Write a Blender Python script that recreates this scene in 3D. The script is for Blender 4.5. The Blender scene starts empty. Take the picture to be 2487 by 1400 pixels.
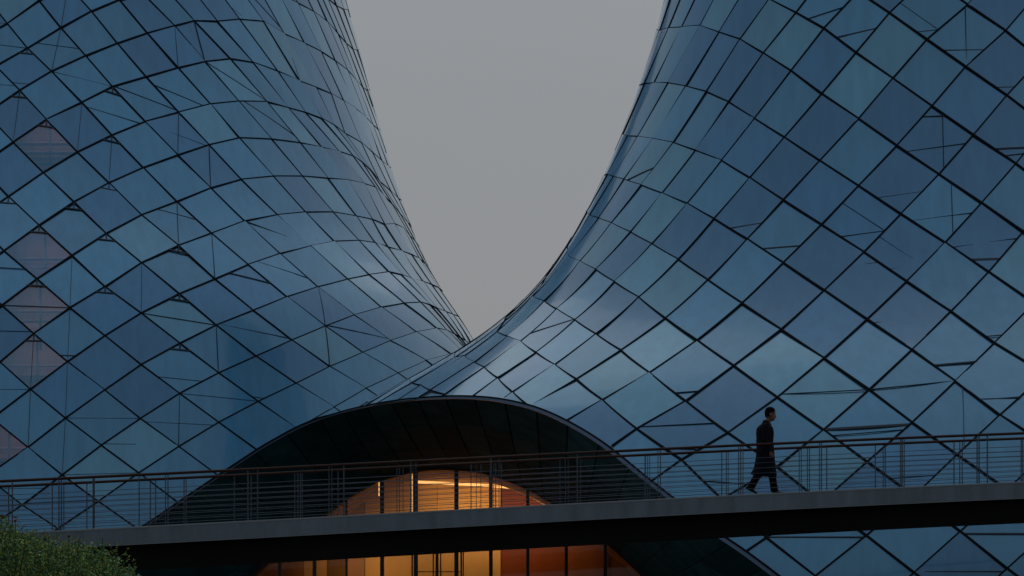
import bpy, bmesh, math, random
import numpy as np
from mathutils import Vector, Matrix
random.seed(7)
rng = np.random.default_rng(7)
SC = bpy.context.scene
COL = SC.collection

# ------------------------------------------------------------------ camera, sky, sun, exposure
F = 4400.0; CU = 1243.5; HV = 1440.0; EZ = 1.6      # focal length, centre column and horizon row of the 2487 px wide frame
cam_d = bpy.data.cameras.new('camera'); cam = bpy.data.objects.new('camera', cam_d); COL.objects.link(cam)
cam.location = (0, 0, EZ); cam.rotation_euler = (math.pi/2, 0, 0)
cam_d.sensor_width = 36; cam_d.lens = F/2487*36; cam_d.shift_y = (HV-700)/2487
cam_d.clip_end = 3000; cam_d.clip_start = .1
SC.camera = cam
SUN_EL, SUN_AZ = math.radians(58), math.radians(8)
w = bpy.data.worlds.new('World'); SC.world = w; w.use_nodes = True
nt = w.node_tree; nt.nodes.clear()
out = nt.nodes.new('ShaderNodeOutputWorld'); bg = nt.nodes.new('ShaderNodeBackground')
sky = nt.nodes.new('ShaderNodeTexSky'); sky.sky_type = 'NISHITA'; sky.sun_disc = False
sky.sun_elevation = SUN_EL; sky.sun_rotation = SUN_AZ; sky.air_density = 1.0; sky.dust_density = 3.0
tc = nt.nodes.new('ShaderNodeTexCoord'); sp = nt.nodes.new('ShaderNodeSeparateXYZ')
nt.links.new(tc.outputs['Generated'], sp.inputs[0])
ramp = nt.nodes.new('ShaderNodeValToRGB')            # overcast: brighter towards the zenith
e = ramp.color_ramp.elements
SKY_K = 10.0                                          # divided out again by the background strength of 0.1
cols = [(0.0, (.256, .256, .266)), (.12, (.266, .268, .277)), (.33, (.283, .297, .308)), (.60, (.31, .335, .36)), (1.0, (.335, .37, .405))]
e[0].position = cols[0][0]; e[0].color = (*cols[0][1], 1); e[1].position = cols[1][0]; e[1].color = (*cols[1][1], 1)
for p, c in cols[2:]:
    q = e.new(p); q.color = (*c, 1)
nt.links.new(sp.outputs['Z'], ramp.inputs[0])
cl = nt.nodes.new('ShaderNodeTexNoise'); cl.inputs['Scale'].default_value = 1.6; cl.inputs['Detail'].default_value = 3
nt.links.new(tc.outputs['Generated'], cl.inputs['Vector'])
mr = nt.nodes.new('ShaderNodeMapRange'); mr.inputs[3].default_value = SKY_K*.93; mr.inputs[4].default_value = SKY_K*1.07
nt.links.new(cl.outputs['Fac'], mr.inputs[0])
vm = nt.nodes.new('ShaderNodeVectorMath'); vm.operation = 'SCALE'
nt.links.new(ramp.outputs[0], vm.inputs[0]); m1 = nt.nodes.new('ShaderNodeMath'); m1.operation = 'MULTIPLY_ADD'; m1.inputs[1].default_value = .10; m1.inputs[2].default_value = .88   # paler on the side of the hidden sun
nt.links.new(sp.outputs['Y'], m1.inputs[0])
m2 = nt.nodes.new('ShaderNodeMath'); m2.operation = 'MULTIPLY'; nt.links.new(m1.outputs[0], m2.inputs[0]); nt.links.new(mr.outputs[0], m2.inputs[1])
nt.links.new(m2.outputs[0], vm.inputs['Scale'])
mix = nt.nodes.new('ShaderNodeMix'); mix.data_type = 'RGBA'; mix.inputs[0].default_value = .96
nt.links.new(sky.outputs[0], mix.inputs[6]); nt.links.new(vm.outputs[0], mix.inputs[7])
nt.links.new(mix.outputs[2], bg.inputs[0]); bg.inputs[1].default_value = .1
nt.links.new(bg.outputs[0], out.inputs[0])
sun_d = bpy.data.lights.new('sun', 'SUN'); sun = bpy.data.objects.new('sun', sun_d); COL.objects.link(sun)
sun_d.energy = .15; sun_d.angle = math.radians(60); sun_d.color = (1, .95, .9)
sd = Vector((math.sin(SUN_AZ)*math.cos(SUN_EL), math.cos(SUN_AZ)*math.cos(SUN_EL), math.sin(SUN_EL)))
sun.rotation_euler = sd.to_track_quat('Z', 'Y').to_euler()
vs = SC.view_settings; vs.view_transform = 'Standard'; vs.look = 'None'; vs.exposure = 0; vs.gamma = 1; vs.use_curve_mapping = False
SC.cycles.max_bounces = 8; SC.cycles.transparent_max_bounces = 12

# ------------------------------------------------------------------ helpers
def px(u, v, Y):                                      # the place at distance Y that the frame shows at (u, v)
    return Vector(((u-CU)/F*Y, Y, EZ+(HV-v)/F*Y))
def mat(name, color, rough=.6, metal=0., spec=.5, noise=None, nscale=5., stretch=(1, 1, 1), bump=0., bscale=20., objcol=False):
    m = bpy.data.materials.new(name); m.use_nodes = True; t = m.node_tree; b = t.nodes['Principled BSDF']
    b.inputs['Roughness'].default_value = rough; b.inputs['Metallic'].default_value = metal
    b.inputs['Specular IOR Level'].default_value = spec
    b.inputs['Base Color'].default_value = (*color, 1)
    src = None
    co = t.nodes.new('ShaderNodeTexCoord'); mp = t.nodes.new('ShaderNodeMapping'); mp.inputs['Scale'].default_value = stretch
    t.links.new(co.outputs['Object'], mp.inputs[0])
    if objcol:
        oi = t.nodes.new('ShaderNodeObjectInfo'); src = oi.outputs['Color']
    if noise:
        n = t.nodes.new('ShaderNodeTexNoise'); n.inputs['Scale'].default_value = nscale; n.inputs['Detail'].default_value = 6
        t.links.new(mp.outputs[0], n.inputs['Vector'])
        r = t.nodes.new('ShaderNodeMapRange'); r.inputs[1].default_value = .3; r.inputs[2].default_value = .7
        r.inputs[3].default_value = noise[0]; r.inputs[4].default_value = noise[1]
        t.links.new(n.outputs['Fac'], r.inputs[0])
        s = t.nodes.new('ShaderNodeVectorMath'); s.operation = 'SCALE'; s.inputs[0].default_value = color
        if src: t.links.new(src, s.inputs[0])
        t.links.new(r.outputs[0], s.inputs['Scale']); src = s.outputs[0]
    if src: t.links.new(src, b.inputs['Base Color'])
    if bump:
        n2 = t.nodes.new('ShaderNodeTexNoise'); n2.inputs['Scale'].default_value = bscale; n2.inputs['Detail'].default_value = 3 if bscale > 1 else 0
        t.links.new(mp.outputs[0], n2.inputs['Vector'])
        bp = t.nodes.new('ShaderNodeBump'); bp.inputs['Strength'].default_value = 1; bp.inputs['Distance'].default_value = bump
        t.links.new(n2.outputs['Fac'], bp.inputs['Height']); t.links.new(bp.outputs[0], b.inputs['Normal'])
    return m
def emat(name, color, k):
    m = bpy.data.materials.new(name); m.use_nodes = True; t = m.node_tree; b = t.nodes['Principled BSDF']
    b.inputs['Base Color'].default_value = (*color, 1); b.inputs['Emission Color'].default_value = (*color, 1); b.inputs['Emission Strength'].default_value = k
    return m
def obj(name, verts, faces, m, parent=None, smooth=False):
    me = bpy.data.meshes.new(name); me.from_pydata([tuple(v) for v in verts], [], faces)
    if smooth: me.polygons.foreach_set('use_smooth', [True]*len(me.polygons))
    if m: me.materials.append(m)
    o = bpy.data.objects.new(name, me); COL.objects.link(o)
    if parent: o.parent = parent
    return o
def tag(o, label=None, cat=None, group=None, kind=None):
    if label: o['label'] = label
    if cat: o['category'] = cat
    if group: o['group'] = group
    if kind: o['kind'] = kind
    return o
def empty(name, loc, label, cat, group=None):
    o = bpy.data.objects.new(name, None); COL.objects.link(o); o.location = loc; o.empty_display_size = .3
    tag(o, label, cat, group); bpy.context.view_layer.update(); return o
def part(name, verts, faces, m, parent, smooth=False):    # verts in world space; parent is an unrotated empty
    L = parent.location if parent else Vector()
    return obj(name, [(v[0]-L[0], v[1]-L[1], v[2]-L[2]) for v in verts], faces, m, parent, smooth)
class MB:
    def __init__(s): s.v = []; s.f = []
    def add(s, v, f):
        n = len(s.v); s.v += [tuple(q) for q in v]; s.f += [tuple(i+n for i in g) for g in f]
    def box(s, c, d):
        x, y, z = c; a, b, h = d[0]/2, d[1]/2, d[2]/2
        s.add([(x+i*a, y+j*b, z+k*h) for k in (-1, 1) for j in (-1, 1) for i in (-1, 1)],
              [(0, 2, 3, 1), (4, 5, 7, 6), (0, 1, 5, 4), (2, 6, 7, 3), (0, 4, 6, 2), (1, 3, 7, 5)])
    def sweep(s, P, N, w, d0, d1, ws=None):                    # box section along P; N outward normals
        P = [Vector(p) for p in P]; n = len(P); V = []
        for i in range(n):
            t = (P[min(i+1, n-1)]-P[max(i-1, 0)]).normalized(); nn = Vector(N[i]).normalized(); sd_ = t.cross(nn).normalized(); sd_ = sd_*(ws[i] if ws else 1)
            for a, b in ((-w/2, d0), (w/2, d0), (w/2, d1), (-w/2, d1)): V.append(P[i]+sd_*a+nn*(b*(max(.6, ws[i]) if ws and b > 0 else 1)))
        Fc = [(0, 1, 2, 3), tuple(4*(n-1)+k for k in (3, 2, 1, 0))]
        for i in range(n-1):
            for k in range(4): Fc.append((4*i+k, 4*(i+1)+k, 4*(i+1)+(k+1) % 4, 4*i+(k+1) % 4))
        s.add(V, Fc)
    def tube(s, P, R, n=8, ry=None):
        P = [Vector(p) for p in P]; V = []; m = len(P)
        if not hasattr(R, '__len__'): R = [R]*m
        for i in range(m):
            t = (P[min(i+1, m-1)]-P[max(i-1, 0)]).normalized()
            ref = Vector((0, 1, 0)) if abs(t.y) < .9 else Vector((1, 0, 0))
            a = t.cross(ref).normalized(); b = a.cross(t).normalized()
            r2 = ry[i] if ry else R[i]
            for k in range(n):
                q = 2*math.pi*k/n; V.append(P[i]+a*math.cos(q)*R[i]+b*math.sin(q)*r2)
        Fc = [tuple(range(n))[::-1], tuple((m-1)*n+k for k in range(n))]
        for i in range(m-1):
            for k in range(n): Fc.append((i*n+k, i*n+(k+1) % n, (i+1)*n+(k+1) % n, (i+1)*n+k))
        s.add(V, Fc)
    def ball(s, c, r, nu=10, nv=6):
        if not hasattr(r, '__len__'): r = (r, r, r)
        V = [(c[0], c[1], c[2]-r[2])]; Fc = []
        for j in range(1, nv):
            a = -math.pi/2+math.pi*j/nv
            for i in range(nu):
                b = 2*math.pi*i/nu; V.append((c[0]+r[0]*math.cos(a)*math.cos(b), c[1]+r[1]*math.cos(a)*math.sin(b), c[2]+r[2]*math.sin(a)))
        V.append((c[0], c[1], c[2]+r[2])); e_ = len(V)-1
        for i in range(nu): Fc += [(0, 1+(i+1) % nu, 1+i), (e_, 1+(nv-2)*nu+i, 1+(nv-2)*nu+(i+1) % nu)]
        for j in range(nv-2):
            for i in range(nu): Fc.append((1+j*nu+i, 1+j*nu+(i+1) % nu, 1+(j+1)*nu+(i+1) % nu, 1+(j+1)*nu+i))
        s.add(V, Fc)
    def part(s, name, m, parent, smooth=False): return part(name, s.v, s.f, m, parent, smooth)

M = {}
def glass_mat(name, clear=0.):  # coated glass: blue metallic film under a clear reflecting face
    m = mat(name, (.1, .25, .4), rough=.30, metal=.72, noise=(.90, 1.08), nscale=1.0, stretch=(3, 3, .22), bump=.002, bscale=.45, objcol=True)
    m.node_tree.nodes['Principled BSDF'].inputs['Coat Weight'].default_value = 1
    m.node_tree.nodes['Principled BSDF'].inputs['Coat IOR'].default_value = 1.6
    m.node_tree.nodes['Principled BSDF'].inputs['Coat Roughness'].default_value = .06
    t = m.node_tree; o = t.nodes['Material Output']; b = t.nodes['Principled BSDF']     # interference film: reflects more and whiter at a slant
    lw = t.nodes.new('ShaderNodeLayerWeight'); lw.inputs[0].default_value = .5; pw = t.nodes.new('ShaderNodeMath'); pw.operation = 'POWER'; pw.inputs[1].default_value = 2.0
    ml = t.nodes.new('ShaderNodeMath'); ml.operation = 'MULTIPLY'; ml.inputs[1].default_value = .58
    g2 = t.nodes.new('ShaderNodeBsdfGlossy'); g2.inputs['Roughness'].default_value = .22; g2.inputs['Color'].default_value = (.80, .93, 1, 1); mz = t.nodes.new('ShaderNodeMixShader')
    t.links.new(lw.outputs['Facing'], pw.inputs[0]); t.links.new(pw.outputs[0], ml.inputs[0]); t.links.new(ml.outputs[0], mz.inputs[0])
    t.links.new(b.outputs[0], mz.inputs[1]); t.links.new(g2.outputs[0], mz.inputs[2]); t.links.new(mz.outputs[0], o.inputs[0])
    if clear:
        t = m.node_tree; o = t.nodes['Material Output']; b = t.nodes['Principled BSDF']
        tr = t.nodes.new('ShaderNodeBsdfTransparent'); tr.inputs[0].default_value = (.75, .85, 1, 1)
        mx = t.nodes.new('ShaderNodeMixShader'); mx.inputs[0].default_value = clear
        t.links.new(mz.outputs[0], mx.inputs[1]); t.links.new(tr.outputs[0], mx.inputs[2]); t.links.new(mx.outputs[0], o.inputs[0])
    return m
M['glass'] = glass_mat('blue_coated_glass'); M['glass_lit'] = glass_mat('blue_glass_see_through', .34)
M['mullion'] = mat('black_mullion', (.008, .013, .018), .8, spec=.1)
M['bar'] = mat('thin_dark_bar', (.012, .028, .045), .5)
M['lip'] = mat('pale_steel_lip', (.08, .145, .24), .35, .6)
M['soffit'] = mat('dark_soffit_metal', (.02, .08, .10), .75, 0, .12, noise=(.75, 1.25), nscale=1.2, objcol=True)
M['black'] = mat('black_backing', (.004, .004, .004), .9, spec=.1)
M['concrete'] = mat('concrete', (.138, .182, .225), .85, noise=(.80, 1.14), nscale=1.6, stretch=(2.6, 2.6, .5), bump=.01, bscale=30)
M['edge'] = mat('pale_concrete_edge', (.20, .23, .26), .8)  # edge strips paler than the slab face
M['girder'] = mat('dark_girder_paint', (.004, .004, .0035), .8, spec=.2, noise=(.6, 1.6), nscale=1.4, stretch=(.3, 1, 1))
M['rail'] = mat('oxide_red_handrail', (.036, .013, .008), .55, 0, .25, noise=(.7, 1.2), nscale=3)
M['steel'] = mat('galvanised_steel', (.055, .080, .115), .5, .3)
M['column'] = mat('dark_column_paint', (.012, .013, .018), .5)
M['reveal'] = mat('brown_reveal', (.035, .014, .007), .6)
M['ceiling'] = mat('warm_ceiling_plaster', (.62, .38, .15), .7, noise=(.9, 1.05), nscale=.8)
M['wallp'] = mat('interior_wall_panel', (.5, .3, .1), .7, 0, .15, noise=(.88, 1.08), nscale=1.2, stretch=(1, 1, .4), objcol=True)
M['cove'] = emat('warm_cove_light', (1, .55, .18), .95)
M['ground'] = mat('dark_paving', (.05, .052, .05), .8, noise=(.7, 1.3), nscale=1.0, bump=.01)
M['bank'] = mat('grassy_earth', (.022, .030, .014), .95, noise=(.5, 1.5), nscale=3, bump=.03)

# ------------------------------------------------------------------ ground
N = 24
gv = []; gf = []
gx = np.concatenate([[-1500, -600, -250, -120], np.linspace(-80, 80, 17), [120, 250, 600, 1500]]); gy = gx+20
for y in gy:
    for x in gx: gv.append((x, y, 0))
n = len(gx)
for j in range(n-1):
    for i in range(n-1): gf.append((j*n+i, j*n+i+1, (j+1)*n+i+1, (j+1)*n+i))
tag(obj('ground', gv, gf, M['ground']), 'dark paved ground around the glass towers', kind='structure')
# earth bank that carries the wild flowers and the left end of the bridge
def bank_h(x, y):
    a = math.exp(-((x+6.5)/4.6)**4-((y-14.5)/3.6)**4); return 1.32*a+.03*math.sin(x*2.3)*math.cos(y*1.7)*a-.02
bv = []; bf = []; nx, ny = 60, 40
for j in range(ny):
    for i in range(nx):
        x = -14+14.*i/(nx-1); y = 8+13.*j/(ny-1); bv.append((x, y, bank_h(x, y)))
for j in range(ny-1):
    for i in range(nx-1): bf.append((j*nx+i, j*nx+i+1, (j+1)*nx+i+1, (j+1)*nx+i))
tag(obj('grassy_bank', bv, bf, M['bank'], smooth=True), kind='structure')

# ------------------------------------------------------------------ the two flaring glass shells
class Shell:                                          # stack of ellipses: radius R(z) about an upright axis
    def __init__(s, ax, ay, k, sil, low):
        s.ax, s.ay, s.k = ax, ay, k
        s.zk = np.array([EZ+(HV-v)/F*ay for u, v in sil]); s.rk = np.array([abs((u-CU)/F*ay-ax) for u, v in sil])
        o = np.argsort(s.zk); s.zk = s.zk[o]; s.rk = s.rk[o]
        for it in range(50):
            nz = []; nr = []
            for u, v in sil:
                ss = np.linspace(ay*.7, ay*1.25, 700); x = (u-CU)/F*ss; z = EZ+(HV-v)/F*ss
                G = np.hypot(x-ax, (ss-ay)/k)-s.R(z); i = np.argmin(G); nz.append(z[i]); nr.append(s.R(z[i])+.6*G[i])
            o = np.argsort(nz); s.zk = .6*np.array(nz)[o]+.4*s.zk; s.rk = np.array(nr)[o]
        s.zk = np.concatenate([[q[0] for q in low], s.zk]); s.rk = np.concatenate([[q[1]*s.rk[0] for q in low], s.rk])
        sl = (s.rk[-1]-s.rk[-3])/(s.zk[-1]-s.zk[-3]); s.zk = np.append(s.zk, s.zk[-1]+8); s.rk = np.append(s.rk, s.rk[-1]+sl*3)
    def R(s, z):
        z = np.asarray(z, float); r = np.interp(z, s.zk, s.rk)
        r = np.where(z < s.zk[0], s.rk[0]+(z-s.zk[0])*(s.rk[1]-s.rk[0])/(s.zk[1]-s.zk[0]), r)
        return np.where(z > s.zk[-1], s.rk[-1]+(z-s.zk[-1])*(s.rk[-1]-s.rk[-2])/(s.zk[-1]-s.zk[-2]), r)
    def Rs(s, z):                                     # smoothed
        z = np.asarray(z, float); return np.interp(z, s.tz, s.tr)
    def table(s):
        z = s.tz = np.linspace(-3, 48, 700); s.tr = sum(w_*s.R(z+d_) for d_, w_ in ((-2, .06), (-1.5, .10), (-1, .14), (-.5, .13), (0, .14), (.5, .13), (1, .14), (1.5, .10), (2, .06)))
    def pt(s, ph, z, off=0.):
        r = s.Rs(z)+off; return np.stack([s.ax+r*np.sin(ph), s.ay-s.k*r*np.cos(ph), z+0*r], -1)
    def nrm(s, ph, z):
        h = 1e-2; a = s.pt(ph+h, z)-s.pt(ph-h, z); b = s.pt(ph, z+h)-s.pt(ph, z-h)
        c = np.cross(a, b); return c/np.linalg.norm(c, axis=-1, keepdims=True)
    def hit(s, u, v):
        ss = np.linspace(s.ay*.5, s.ay*1.2, 3000); x = (u-CU)/F*ss; z = EZ+(HV-v)/F*ss
        G = np.hypot(x-s.ax, (ss-s.ay)/s.k)-s.Rs(z); n = np.where(G < 0)[0]
        i = n[0] if len(n) else int(np.argmin(G)); q = ss[i]
        if len(n) and i > 0: q = ss[i-1]+(ss[i]-ss[i-1])*G[i-1]/(G[i-1]-G[i])
        x = (u-CU)/F*q; return math.atan2(x-s.ax, -(q-s.ay)/s.k), EZ+(HV-v)/F*q
SL = Shell(-22.3, 86, .9, [(843, 0), (880, 150), (920, 300), (960, 440), (1000, 560), (1060, 700), (1165, 833)], [(0, 1.12), (5, 1.09), (9.5, 1.05)])
SR = Shell(13.3, 58, .5, [(1618, 0), (1560, 190), (1500, 360), (1420, 530), (1330, 680), (1245, 770), (1160, 838), (1100, 870), (1000, 925), (900, 970), (810, 1010), (740, 1040)], [(0, 1.20), (1.7, 1.18), (3.4, 1.14), (5.2, 1.075)])
SL.table(); SR.table()
# crossings of the mullion net read from the photograph: row: (first column, [pixels])
TL={0:(1,[(18,58),(95,2)]),1:(1,[(67,118),(148,68),(222,28),(290,0)]),
2:(0,[(48,220),(125,174),(208,136),(285,106),(358,81),(424,63),(472,51),(528,52),(582,47),(640,52),(690,82),(740,105),(780,125)]),
3:(-1,[(32,346),(113,291),(199,249),(273,211),(355,187),(433,165),(498,150),(560,143),(615,152),(675,173),(728,197),(768,212),(805,228),(835,245)]),
4:(-2,[(21,478),(105,420),(188,370),(272,329),(353,296),(434,273),(511,253),(580,246),(648,247),(700,262),(742,273),(782,288),(812,304),(838,324)]),
5:(-3,[(10,610),(95,548),(180,491),(265,445),(348,408),(432,377),(508,352),(582,335),(660,338),(730,347),(782,358),(824,368),(858,379)]),
6:(-4,[(5,742),(90,678),(175,621),(258,568),(344,523),(430,490),(512,457),(586,436),(664,428),(735,428),(797,433),(845,437),(885,446),(912,455)]),
7:(-5,[(0,880),(82,811),(170,748),(255,697),(344,639),(434,597),(514,567),(594,537),(674,522),(742,515),(809,515),(866,525),(905,533),(935,545)]),
8:(-5,[(74,946),(164,879),(255,816),(343,761),(436,714),(522,678),(603,643),(680,616),(754,598),(812,586),(872,584),(912,590),(943,600)]),
9:(-6,[(68,1087),(159,1016),(254,948),(343,886),(437,834),(525,790),(615,754),(697,721),(772,697),(845,678),(897,667),(945,660),(975,667),(1000,677)]),
10:(-7,[(54,1227),(151,1154),(246,1082),(341,1017),(436,956),(531,906),(622,865),(709,826),(790,792),(860,765),(926,746),(982,736),(1022,734),(1045,740),(1062,749)]),
11:(-7,[(141,1284),(239,1218),(337,1149),(434,1085),(531,1026),(627,975),(719,931),(801,890),(881,856),(948,827),(1011,806),(1061,797)]),
12:(-5,[(434,1222),(530,1156),(626,1094),(720,1041),(811,989),(889,943),(967,906),(1035,875),(1095,859)])}
TR={-3:(-2,[(2350,12),(2442,75)]),-2:(-3,[(2160,32),(2251,96),(2345,162),(2445,232)]),
-1:(-5,[(1933,31),(2001,69),(2079,128),(2168,191),(2263,258),(2364,328),(2467,398)]),
0:(-8,[(1700,62),(1746,78),(1797,95),(1854,129),(1921,172),(1996,228),(2085,289),(2178,354),(2280,424),(2384,493),(2485,563)]),
1:(-9,[(1588,201),(1622,201),(1665,209),(1715,222),(1769,247),(1832,288),(1905,334),(1991,391),(2085,452),(2188,520),(2295,590),(2401,661)]),
2:(-9,[(1524,330),(1549,331),(1586,337),(1635,346),(1689,365),(1752,390),(1821,432),(1902,486),(1995,546),(2098,613),(2202,684),(2309,757),(2415,834)]),
3:(-8,[(1490,428),(1515,435),(1557,449),(1608,469),(1669,494),(1734,531),(1815,581),(1902,639),(2002,706),(2106,776),(2215,850),(2320,927),(2428,1009)]),
4:(-8,[(1432,522),(1454,529),(1485,541),(1531,563),(1583,592),(1647,630),(1719,680),(1802,737),(1897,801),(2001,871),(2111,947),(2215,1027),(2324,1105)]),
5:(-7,[(1381,622),(1409,634),(1447,654),(1492,684),(1551,722),(1616,773),(1693,827),(1782,889),(1888,966),(2000,1045),(2106,1122),(2220,1205),(2332,1291),(2446,1381)]),
6:(-7,[(1294,720),(1321,731),(1352,750),(1396,777),(1447,811),(1508,851),(1577,906),(1665,975),(1768,1052),(1887,1134),(1995,1220),(2104,1301),(2220,1391)]),
7:(-7,[(1207,806),(1233,817),(1264,829),(1302,856),(1347,886),(1400,921),(1463,972),(1546,1042),(1655,1117)]),
8:(-8,[(1104,869),(1128,864),(1152,880),(1176,892),(1209,918),(1245,952),(1287,988),(1365,1028)]),9:(-8,[(1000,930),(1022,936),(1045,948),(1080,958)]),10:(-8,[(905,986),(935,993),(955,1003),(985,1022)])}

class Net:
    def __init__(s, sh, T):
        A = []; P = []; s.known = {}
        for b, (a0, l) in T.items():
            for i, (u, v) in enumerate(l):
                A.append((a0+i, b)); P.append(sh.hit(u, v)); s.known[(a0+i, b)] = P[-1]
        s.A = np.array(A, float); s.P = np.array(P); s.sh = sh; s.cache = {}
    def __call__(s, a, b):                            # (angle, height) of a crossing; beyond the traced ones by moving least squares
        k = (a, b)
        if k in s.cache: return s.cache[k]
        if k in s.known: r = s.known[k]
        else:
            d = s.A-np.array(k, float); d2 = (d**2).sum(1); sg = max(1.3, .75*math.sqrt(d2.min()))
            wt = np.exp(-d2/(2*sg*sg)); B = np.column_stack([np.ones(len(d)), d]); W = B*wt[:, None]
            C = np.linalg.solve(W.T@B+1e-9*np.eye(3), W.T@s.P); r = (float(C[0, 0]), float(C[0, 1]))
        s.cache[k] = r; return r
    def dist(s, a, b): return math.sqrt(((s.A-np.array((a, b), float))**2).sum(1).min())

# the arch cut: the hood's edge as a curve on the right shell, carried on to the left as a free edge
OUT = [(20, 1490), (150, 1405), (270, 1332), (370, 1272), (470, 1203), (560, 1143), (640, 1090), (720, 1045), (785, 1018), (850, 999), (915, 985), (980, 975), (1040, 970), (1100, 967),
       (1150, 968), (1200, 972), (1245, 980), (1290, 991), (1330, 1006), (1370, 1025), (1415, 1050), (1460, 1079), (1510, 1118), (1560, 1160), (1640, 1222), (1730, 1293), (1805, 1343), (1880, 1399), (1960, 1465), (2030, 1530)]
INN = [(440, 1545), (520, 1480), (618, 1398), (660, 1357), (720, 1306), (784, 1256), (850, 1205), (920, 1167), (1000, 1145), (1040, 1140), (1080, 1138), (1150, 1143), (1190, 1152), (1230, 1165), (1290, 1190),
       (1340, 1220), (1400, 1260), (1475, 1318), (1560, 1395), (1640, 1475), (1700, 1550)]
GY = 62.0
O3 = []
Y0 = None
for u, v in OUT:
    if u >= 760:
        ph, z = SR.hit(u, v); O3.append((u, v, float(SR.pt(ph, z)[1])))
yc = np.polyfit([(q[0]-1300)/600 for q in O3], [q[2] for q in O3], 4); O3 = [np.array(px(u, v, float(np.polyval(yc, (u-1300)/600))-.04)) for u, v, _ in O3]
yl = O3[0][1]
nl = len(OUT)-len(O3)
O3 = [np.array(px(u, v, yl+.12*(nl-i))) for i, (u, v) in enumerate(OUT[:nl])]+O3
O3 = np.array(O3); I3 = np.array([px(u, v, GY) for u, v in INN])
def resample(P, n):
    d = np.r_[0, np.cumsum(np.linalg.norm(np.diff(P, axis=0), axis=1))]; t = np.linspace(0, d[-1], n)
    Q = np.stack([np.interp(t, d, P[:, k]) for k in range(3)], 1)
    for _ in range(2): Q[1:-1] = .25*Q[:-2]+.5*Q[1:-1]+.25*Q[2:]
    return Q
NA = 160
OD = resample(O3, NA+1); ID = resample(I3, NA+1)
def z_arch(x): return np.interp(x, OD[:, 0], OD[:, 2], left=-50, right=-50)

def clip(poly, g):                                    # keep the part of a polygon with g >= 0
    o = []
    for i in range(len(poly)):
        a, b = poly[i], poly[(i+1) % len(poly)]; ga, gb = g(a), g(b)
        if ga >= 0: o.append(a)
        if (ga >= 0) != (gb >= 0):
            t = ga/(ga-gb); o.append(a+(b-a)*t)
    return o
def visible(p): 
    u = CU+F*p[0]/p[1]; v = HV-F*(p[2]-EZ)/p[1]; return u, v

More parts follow.
